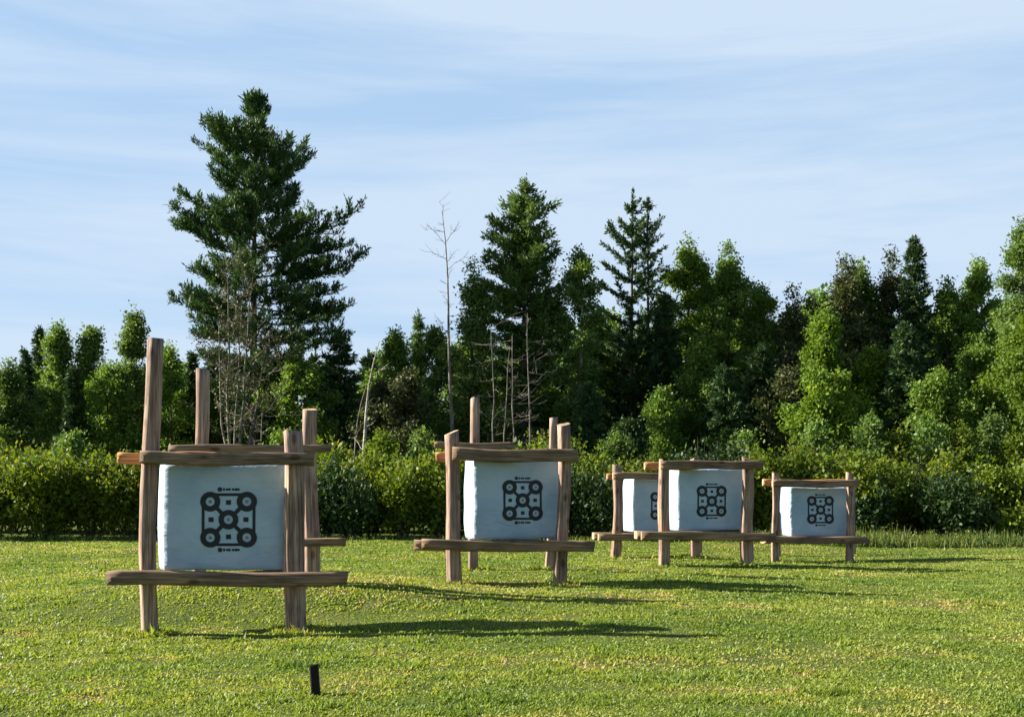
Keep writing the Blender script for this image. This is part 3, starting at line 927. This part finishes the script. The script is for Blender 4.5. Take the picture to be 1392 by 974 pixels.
    path = np.stack([(-(14) / F * dd) * np.clip((t - .3) / .7, 0, 1) ** 2 + .05 * np.sin(t * 9), .05 * np.cos(t * 6), t * hh], 1)
    a, b = bare(hh, rg(153), .10, 18, 6, start=.55, ln=(.3, .95), up=(.0, 1.0), tr=.008, path=path)
    o = a.addv(np.concatenate(b.v)); a.addf(b.ng, o)
    place('dead_tree', 614, dd, a, None, 'grey_bark', 'twig', 'tall thin dead tree with bare twigs at its top, against the sky', 'dead tree', fname='branches')
    # between pine and fir
    leafy(535, 442, 40, 47, 161, 'green tree right of the tall pine and its hemlock', 'broad', 10000, .15)
    spruce(568, 424, 26, 49, 162, 'small pointed spruce between the tall pine and the tall dead tree', 'fir', 8000)
    leafy(585, 440, 36, 46, 163, 'yellowish green tree left of the tall dead tree', 'poplar', 9000, .15)
    leafy(645, 345, 38, 43, 164, 'slender light green tree right of the tall dead tree', 'poplar', 9000, .2, upsweep=1.2, limbs=22)
    leafy(556, 500, 44, 41, 165, 'brownish thin tree behind the gap between the first two stands', 'brown', 6500, .1, jit=.12)
    leafy(520, 515, 40, 42, 166, 'brownish thin tree beside the leaning pale trunk', 'brown', 6000, .1, jit=.12)
    leafy(635, 480, 40, 44, 167, 'dull green tree behind the left post of the middle stand', 'broad', 9000, .1)
    leafy(685, 500, 45, 48, 168, 'dark tree filling the wood under the tall fir', 'broad', 9000, .08)
    leafy(740, 520, 40, 48.5, 169, 'dark tree at the right foot of the tall fir', 'broad', 9000, .08)
    # birch
    leafy(779, 332, 34, 43, 170, 'pale trunked birch between the tall fir and the dark spruce', 'poplar', 7000, .42, wm='pale_bark', name='birch_tree', jit=.13, upsweep=1.2, limbs=16, wob=.02)
    leafy(800, 440, 44, 46, 171, 'green tree behind the birch trunk', 'broad', 11000, .12)
    spruce(800, 520, 50, 42, 172, 'dark low spruce below the birch', nleaf=14000, p=.6)
    spruce(842, 440, 52, 47, 173, 'dark spruce filling the gap left of the ragged spruce', nleaf=14000, p=.6)
    spruce(905, 400, 52, 44, 174, 'dark spruce right of the ragged two tipped spruce', nleaf=16000, p=.65)
    # right
    leafy(938, 320, 44, 46, 181, 'fresh green tree with a rounded peak right of the dark spruces', 'maple', 15000, .25, limbs=24)
    leafy(988, 326, 58, 46.5, 182, 'broad rounded green tree, highest crown right of the dark spruces', 'broad', 20000, .25, limbs=28)
    leafy(1038, 385, 42, 46, 183, 'green tree on the right shoulder of the broad rounded tree', 'broad', 13000, .2)
    leafy(1075, 384, 34, 45, 184, 'brownish thin tree between the broad rounded tree and the tall right hand group', 'brown', 9000, .2)
    leafy(1150, 340, 62, 45.5, 185, 'big dull brown green tree rising behind the farthest stand', 'brown', 15000, .22, limbs=26)
    leafy(1165, 352, 56, 46.5, 186, 'dark green tree mixed into the big brown green one', 'broad', 13000, .2, limbs=24)
    leafy(1212, 330, 40, 46, 187, 'thin topped pale tree left of the pointed right hand spruce', 'brown', 7500, .3, upsweep=1.5)
    spruce(1242, 322, 56, 45, 188, 'pointed dark spruce at the right, highest tip there', nleaf=24000, p=.62)
    leafy(1290, 378, 44, 45, 189, 'green tree right of the pointed right hand spruce', 'broad', 13000, .2)
    leafy(1335, 348, 54, 45, 190, 'dark leafy tree with a knobbly top near the right edge', 'broad', 15000, .2, limbs=22)
    leafy(1385, 296, 44, 42, 191, 'tall airy poplar cut by the right edge', 'poplar', 11000, .25, name='poplar_tree', open_=.3, pk=.25, upsweep=1.4)
    leafy(1440, 380, 60, 44, 192, 'broad tree beyond the right edge', 'broad', 11000, .2)
    # bright young trees in front on the right
    leafy(1112, 415, 46, 41, 193, 'sunlit yellow green tree above the farthest stand', 'maple', 11000, .2, limbs=22)
    leafy(1130, 500, 52, 37, 194, 'bright yellow green young maple behind the farthest stand', 'maple', 13000, .06, limbs=24, stems=4, wm='grey_bark', L=.13)
    leafy(1392, 420, 52, 38, 195, 'bright yellow green tree at the right edge', 'maple', 12000, .2, limbs=22)
    leafy(1330, 470, 48, 40, 196, 'dark green tree in front of the knobbly topped one', 'broad', 12000, .12)
    spruce(1230, 440, 62, 40, 197, 'wide dark fir with long level boughs at the right', nleaf=20000, p=.6, slope=(-.1, .3))
    leafy(1185, 470, 44, 41, 198, 'olive green tree between the bright maple and the wide dark fir', 'alder', 10000, .15)
    leafy(1285, 500, 46, 38.5, 199, 'thin dull tree behind the dark round shrub on the right', 'broad', 10000, .15)
    spruce(1035, 470, 60, 41, 200, 'dark green fir behind the low stand', 'spruce', 18000, p=.6)
    spruce(985, 500, 50, 39.5, 201, 'dark fir between the low stand and the broad rounded tree', 'spruce', 14000, p=.6)
    leafy(950, 455, 46, 42, 202, 'dark green leafy tree below the fresh green peak', 'broad', 11000, .1)
    leafy(1065, 500, 40, 40, 203, 'grey brown thin tree left of the bright maple', 'brown', 6500, .15)
    leafy(900, 530, 32, 40, 204, 'dark tree behind the hidden stand', 'broad', 10000, .1)
    leafy(850, 572, 30, 38, 205, 'low dark green tree behind the gap between middle and low stands', 'darkshrub', 6000, .08)
    # slim grey trunks that stand at the front of the wood
    k = 0
    for (px, yb, yt, dd, r_, lab) in ((722, 610, 425, 39, .055, 'slim pale dead trunk under the tall fir, behind the middle stand'),
                                      (705, 610, 455, 39.5, .06, 'slim grey dead trunk left of the pale one under the tall fir'),
                                      (690, 610, 470, 38.5, .045, 'thin dead trunk with broken side twigs under the tall fir'),
                                      (672, 610, 440, 40, .05, 'thin grey trunk left of the others under the tall fir'),
                                      (356, 620, 560, 36, .05, 'short broken pale trunk behind the nearest target bag'),
                                      (1250, 660, 600, 33.5, .035, 'short slanting pale stem above the dark round shrub')):
        hh = H(yt, dd, px)
        a, b = bare(hh, rg(300 + k), r_, 16, 4, start=.2, ln=(.3, 1.2), up=(-.3, .35), wob=.016, tr=.008)
        o = a.addv(np.concatenate(b.v)); a.addf(b.ng, o)
        place('dead_tree', px, dd, a, None, 'grey_bark', 'twig', lab, 'dead tree'); k += 1

    # --- dense filling of the wood: three prototypes of each kind, copied
    protos = []
    for s in range(3):
        w, f = broadleaf(9, 2.3, rg(400 + s), crown0=.08, limbs=24, nleaf=9000, L=.17, W=.11, jit=.2)
        protos.append(('leafy_tree', w, f, 'bark', 'broad'))
    for s in range(3):
        w, f = conifer(9, cone(1.9, .6), rg(410 + s), crown0=.05, nleaf=10000, L=.26, W=.09)
        protos.append(('spruce_tree', w, f, 'bark', 'spruce'))
    objs = []
    r = rg(420)
    lab = {'leafy_tree': 'leafy green tree lost among its like in the dense depth of the wood', 'spruce_tree': 'dark spruce lost among its like in the dense depth of the wood'}
    grp = {'leafy_tree': 'leafy trees in the depth of the wood', 'spruce_tree': 'spruces in the depth of the wood'}
    sky = [(-80, 500), (0, 500), (60, 470), (180, 470), (240, 480), (300, 470), (460, 470), (500, 455), (600, 455), (640, 420), (720, 400), (900, 390), (960, 380), (1060, 400), (1120, 390), (1240, 385), (1290, 395), (1400, 380), (1480, 400)]
    sx = [a for a, b in sky]; sy = [b for a, b in sky]
    i = 0
    for row, dd in enumerate((50.5, 54.5, 59)):
        px = -70
        while px < 1470:
            kind = r.integers(0, 6)
            yt = np.interp(px, sx, sy) + r.uniform(5, 60)
            d_ = dd + r.uniform(-1.3, 1.3)
            x = (px - CX) / F * d_
            hh = H(yt, d_, px)
            nm, w, f, wm, fm = protos[kind]
            e = empty(nm, (x, d_, gz1(x, d_) - .05), r.random() * 6.28)
            s = hh / 9
            e.scale = (max(.8, s) * r.uniform(.9, 1.15), max(.8, s) * r.uniform(.9, 1.15), s)
            tag(e, lab[nm], 'leafy tree' if nm == 'leafy_tree' else 'spruce tree', grp[nm])
            if len(protos[kind]) == 5 and not isinstance(w, bpy.types.Object):
                wo = w.build('trunk', M[wm], e, True); fo = f.build('crown', M[fm], e)
                protos[kind] = (nm, wo, fo, wm, fm)
            else:
                for src in (w, f):
                    c = src.copy(); COL.objects.link(c); c.parent = e
            px += r.uniform(52, 78); i += 1


def build_shrubs():
    rg = np.random.default_rng
    r = rg(500)
    # (px, y_top, half width px, distance, material, label)
    S = [(-25, 622, 75, 31.5, 'alder', 'yellow green shrub cut by the left edge'),
         (55, 612, 62, 31.3, 'alder', 'broad yellow green shrub near the left edge, dark beneath'),
         (125, 618, 50, 31.8, 'alder', 'leafy green shrub left of the nearest stand'),
         (180, 606, 52, 31.4, 'alder', 'green shrub with yellowing leaves beside the tall curved post'),
         (240, 622, 52, 31.8, 'alder', 'green shrub hidden mostly by the nearest bag, at its left'),
         (310, 616, 55, 31.6, 'alder', 'green shrub behind the middle of the nearest bag'),
         (375, 620, 52, 31.9, 'alder', 'green shrub behind the right posts of the nearest stand'),
         (440, 628, 44, 31.6, 'darkshrub', 'dark green shrub just right of the nearest stand'),
         (478, 640, 40, 31.1, 'darkshrub', 'low dark shrub between the first two stands'),
         (500, 610, 50, 32.4, 'alder', 'tall yellow green shrub behind the low dark one'),
         (548, 612, 48, 31.6, 'alder', 'bright yellow green shrub between the first two stands'),
         (596, 606, 46, 31.8, 'alder', 'bright green shrub left of the middle stand'),
         (650, 612, 50, 32, 'alder', 'green shrub behind the left half of the middle stand'),
         (715, 606, 52, 32, 'alder', 'green shrub behind the right half of the middle stand'),
         (775, 622, 44, 31.7, 'darkshrub', 'dark shrub right of the middle stand'),
         (815, 604, 40, 32.3, 'alder', 'upright light green shrub between the middle and hidden stands'),
         (812, 650, 36, 31.0, 'darkshrub', 'low dark shrub in front of the upright light green one'),
         (862, 610, 46, 32, 'alder', 'green shrub behind the hidden stand'),
         (925, 604, 48, 32.2, 'darkshrub', 'dark shrub behind the left post of the low stand'),
         (985, 600, 48, 32.4, 'darkshrub', 'dark shrub behind the bag of the low stand'),
         (1040, 606, 44, 32, 'alder', 'green shrub in the gap before the farthest stand'),
         (1095, 606, 46, 32, 'alder', 'green shrub behind the left of the farthest stand'),
         (1150, 618, 46, 31.6, 'alder', 'green shrub behind the right post of the farthest stand'),
         (1200, 622, 50, 31.8, 'alder', 'yellowish shrub just right of the farthest stand'),
         (1180, 672, 32, 30.9, 'darkshrub', 'low dark shrub right of the farthest stand'),
         (1235, 628, 46, 32.2, 'alder', 'pale leaved shrub left of the dark round one'),
         (1292, 652, 58, 31.0, 'darkshrub', 'large dark round shrub on the right'),
         (1300, 612, 52, 32.6, 'alder', 'light green shrub above the dark round one'),
         (1352, 628, 44, 32, 'alder', 'light green shrub right of the dark round one'),
         (1390, 705, 30, 30.2, 'alder', 'low olive shrub at the right edge of the field'),
         (1405, 620, 52, 32, 'alder', 'green shrub cut by the right edge')]
    for i, (px, yt, wpx, d, m, lab) in enumerate(S):
        d *= .965; h = H(yt + (9 if px < 1170 else 4), d, px); R = wpx / F * d
        w, f = shrub(h, R, rg(510 + i), nleaf=int(5200 * max(.5, R * h / 2.2)), L=.115, W=.07, lobes=10)
        place('shrub', px, d, w, f, 'bark', m, lab, 'shrub', 'shrubs along the edge of the field', fname='foliage', wname='stems')
    for i, (px, yt, wpx, d, m, lab) in enumerate((
            (1183, 560, 26, 33.0, 'poplar', 'young pale sapling just right of the farthest stand'),
            (1222, 585, 24, 32.8, 'alder', 'thin sapling left of the dark round shrub'),
            (1262, 560, 26, 33.2, 'poplar', 'pale sapling rising above the left of the dark round shrub'),
            (1310, 575, 28, 33.0, 'alder', 'sapling rising above the right of the dark round shrub'),
            (1345, 550, 28, 33.4, 'poplar', 'tall pale sapling between the dark round shrub and the right edge'),
            (1378, 590, 26, 32.8, 'alder', 'sapling close to the right edge'),
            (1105, 575, 28, 33.2, 'poplar', 'pale sapling showing above the farthest bag'),
            (1010, 585, 26, 33.3, 'poplar', 'pale sapling showing above the bag of the low stand'),
            (835, 588, 22, 33.0, 'poplar', 'slender bright sapling above the hidden stand'),
            (520, 585, 24, 33.2, 'alder', 'sapling rising from the shrubs between the first two stands'),
            (575, 578, 24, 33.4, 'poplar', 'sapling rising from the shrubs just left of the middle stand'),
            (95, 585, 24, 33.2, 'poplar', 'sapling rising from the shrubs left of the nearest stand'))):
        h = H(yt, d, px)
        w, f = broadleaf(h, wpx / F * d, rg(600 + i), crown0=.3, limbs=16, nleaf=2200, L=.10, W=.06, jit=.09, upsweep=1.5, open_=.25, rtrunk=.03, wob=.02)
        place('sapling', px, d, w, f, 'grey_bark', m, lab, 'sapling')
    # second row, out of which the tall thin stems rise
    P2 = [shrub(2.45, 1.35, rg(560 + k), nleaf=7500, L=.12, W=.07, lobes=11) for k in range(3)]
    made = {}
    px = -60; k = 0
    while px < 1460:
        d = 33.6 + r.uniform(-.8, .9)
        x = (px - CX) / F * d
        e = empty('shrub', (x, d, gz1(x, d) - .03), r.random() * 6.28)
        s = r.uniform(.82, 1.12) * (1.18 if px > 1150 else 1)
        e.scale = (s, s, s * r.uniform(.8, 1.15))
        tag(e, 'shrub of the second row, showing only its top over the front shrubs', 'shrub', 'shrubs of the second row')
        j = k % 3
        if j not in made:
            made[j] = (P2[j][0].build('stems', M['bark'], e, True), P2[j][1].build('foliage', M['alder' if j else 'broad'], e))
        else:
            for src in made[j]:
                c = src.copy(); COL.objects.link(c); c.parent = e
        px += r.uniform(62, 85); k += 1


# ------------------------------------------------------------------ light, sky, camera
EL, AZ = math.radians(27.5), math.radians(7)
TOSUN = Vector((-math.cos(AZ) * math.cos(EL), math.sin(AZ) * math.cos(EL), math.sin(EL)))


def build_light():
    s = bpy.data.lights.new('sun', 'SUN'); s.energy = 5.0; s.angle = math.radians(.5); s.color = (1, .93, .80)
    o = bpy.data.objects.new('sun', s); COL.objects.link(o)
    o.location = (-20, 10, 30)
    o.rotation_euler = TOSUN.to_track_quat('Z', 'Y').to_euler()
    w = bpy.data.worlds.new('World'); scene.world = w; w.use_nodes = True
    nt = w.node_tree; nt.nodes.clear()
    out = N(nt, 'ShaderNodeOutputWorld'); bg = N(nt, 'ShaderNodeBackground')
    sk = N(nt, 'ShaderNodeTexSky'); sk.sky_type = 'NISHITA'; sk.sun_disc = False
    sk.sun_elevation = EL; sk.sun_rotation = math.atan2(TOSUN.x, TOSUN.y)
    sk.air_density = 1.0; sk.dust_density = .4; sk.ozone_density = 2.0
    tc = N(nt, 'ShaderNodeTexCoord')
    mp = N(nt, 'ShaderNodeMapping'); mp.inputs['Scale'].default_value = (1.2, 1.2, 13); mp.inputs['Rotation'].default_value = (0, .035, 0)
    mp.inputs['Location'].default_value = (9.3, 2.4, 4.4)
    nt.links.new(tc.outputs['Generated'], mp.inputs[0])
    n1 = N(nt, 'ShaderNodeTexNoise'); n1.inputs['Scale'].default_value = 1.0; n1.inputs['Detail'].default_value = 9; n1.inputs['Roughness'].default_value = .58
    n1.inputs['Distortion'].default_value = .35
    nt.links.new(mp.outputs[0], n1.inputs['Vector'])
    r = ramp(nt, [(.36, (.34, .34, .34)), (.57, (1, 1, 1))])
    nt.links.new(n1.outputs[0], r.inputs[0])
    mul = N(nt, 'ShaderNodeMath', operation='MULTIPLY'); mul.inputs[1].default_value = .82
    sep = N(nt, 'ShaderNodeSeparateXYZ'); nt.links.new(tc.outputs['Generated'], sep.inputs[0])
    fy = N(nt, 'ShaderNodeMapRange'); fy.interpolation_type = 'SMOOTHSTEP'
    fy.inputs[1].default_value = -.1; fy.inputs[2].default_value = .55
    nt.links.new(sep.outputs[1], fy.inputs[0])
    fz = N(nt, 'ShaderNodeMapRange'); fz.interpolation_type = 'SMOOTHSTEP'
    fz.inputs[1].default_value = .42; fz.inputs[2].default_value = .75; fz.inputs[3].default_value = 1; fz.inputs[4].default_value = 0
    nt.links.new(sep.outputs[2], fz.inputs[0])
    m2 = N(nt, 'ShaderNodeMath', operation='MULTIPLY'); m3 = N(nt, 'ShaderNodeMath', operation='MULTIPLY')
    nt.links.new(fy.outputs[0], m2.inputs[0]); nt.links.new(fz.outputs[0], m2.inputs[1])
    nt.links.new(m2.outputs[0], m3.inputs[0]); nt.links.new(r.outputs[0], m3.inputs[1])
    nt.links.new(m3.outputs[0], mul.inputs[0])
    veil = N(nt, 'ShaderNodeMix', data_type='RGBA')
    vm = N(nt, 'ShaderNodeMath', operation='MULTIPLY'); vm.inputs[1].default_value = .8
    nt.links.new(m2.outputs[0], vm.inputs[0]); nt.links.new(vm.outputs[0], veil.inputs[0])
    nt.links.new(sk.outputs[0], veil.inputs[6]); veil.inputs[7].default_value = (2.55, 4.2, 6.4, 1)
    mx = N(nt, 'ShaderNodeMix', data_type='RGBA')
    nt.links.new(mul.outputs[0], mx.inputs[0]); nt.links.new(veil.outputs[2], mx.inputs[6])
    mx.inputs[7].default_value = (4.75, 5.6, 6.6, 1)
    nt.links.new(mx.outputs[2], bg.inputs[0]); bg.inputs[1].default_value = .05
    nt.links.new(bg.outputs[0], out.inputs[0])


def build_camera():
    c = bpy.data.cameras.new('camera'); o = bpy.data.objects.new('camera', c); COL.objects.link(o)
    o.location = (0, 0, CZ); o.rotation_euler = (math.radians(90), 0, 0)
    c.sensor_width = 36; c.lens = F / 1392 * 36
    c.shift_y = (HY - 487) / 1392
    c.clip_start = .1; c.clip_end = 3000
    scene.camera = o


build_ground()
build_range()
build_grass()
build_weeds()
build_wood()
build_shrubs()
build_light()
build_camera()
vs = scene.view_settings
vs.view_transform = 'Standard'; vs.look = 'None'; vs.gamma = 1; vs.exposure = 1.55; vs.use_curve_mapping = False
scene.cycles.max_bounces = 6
scene.cycles.transmission_bounces = 4
scene.cycles.transparent_max_bounces = 4
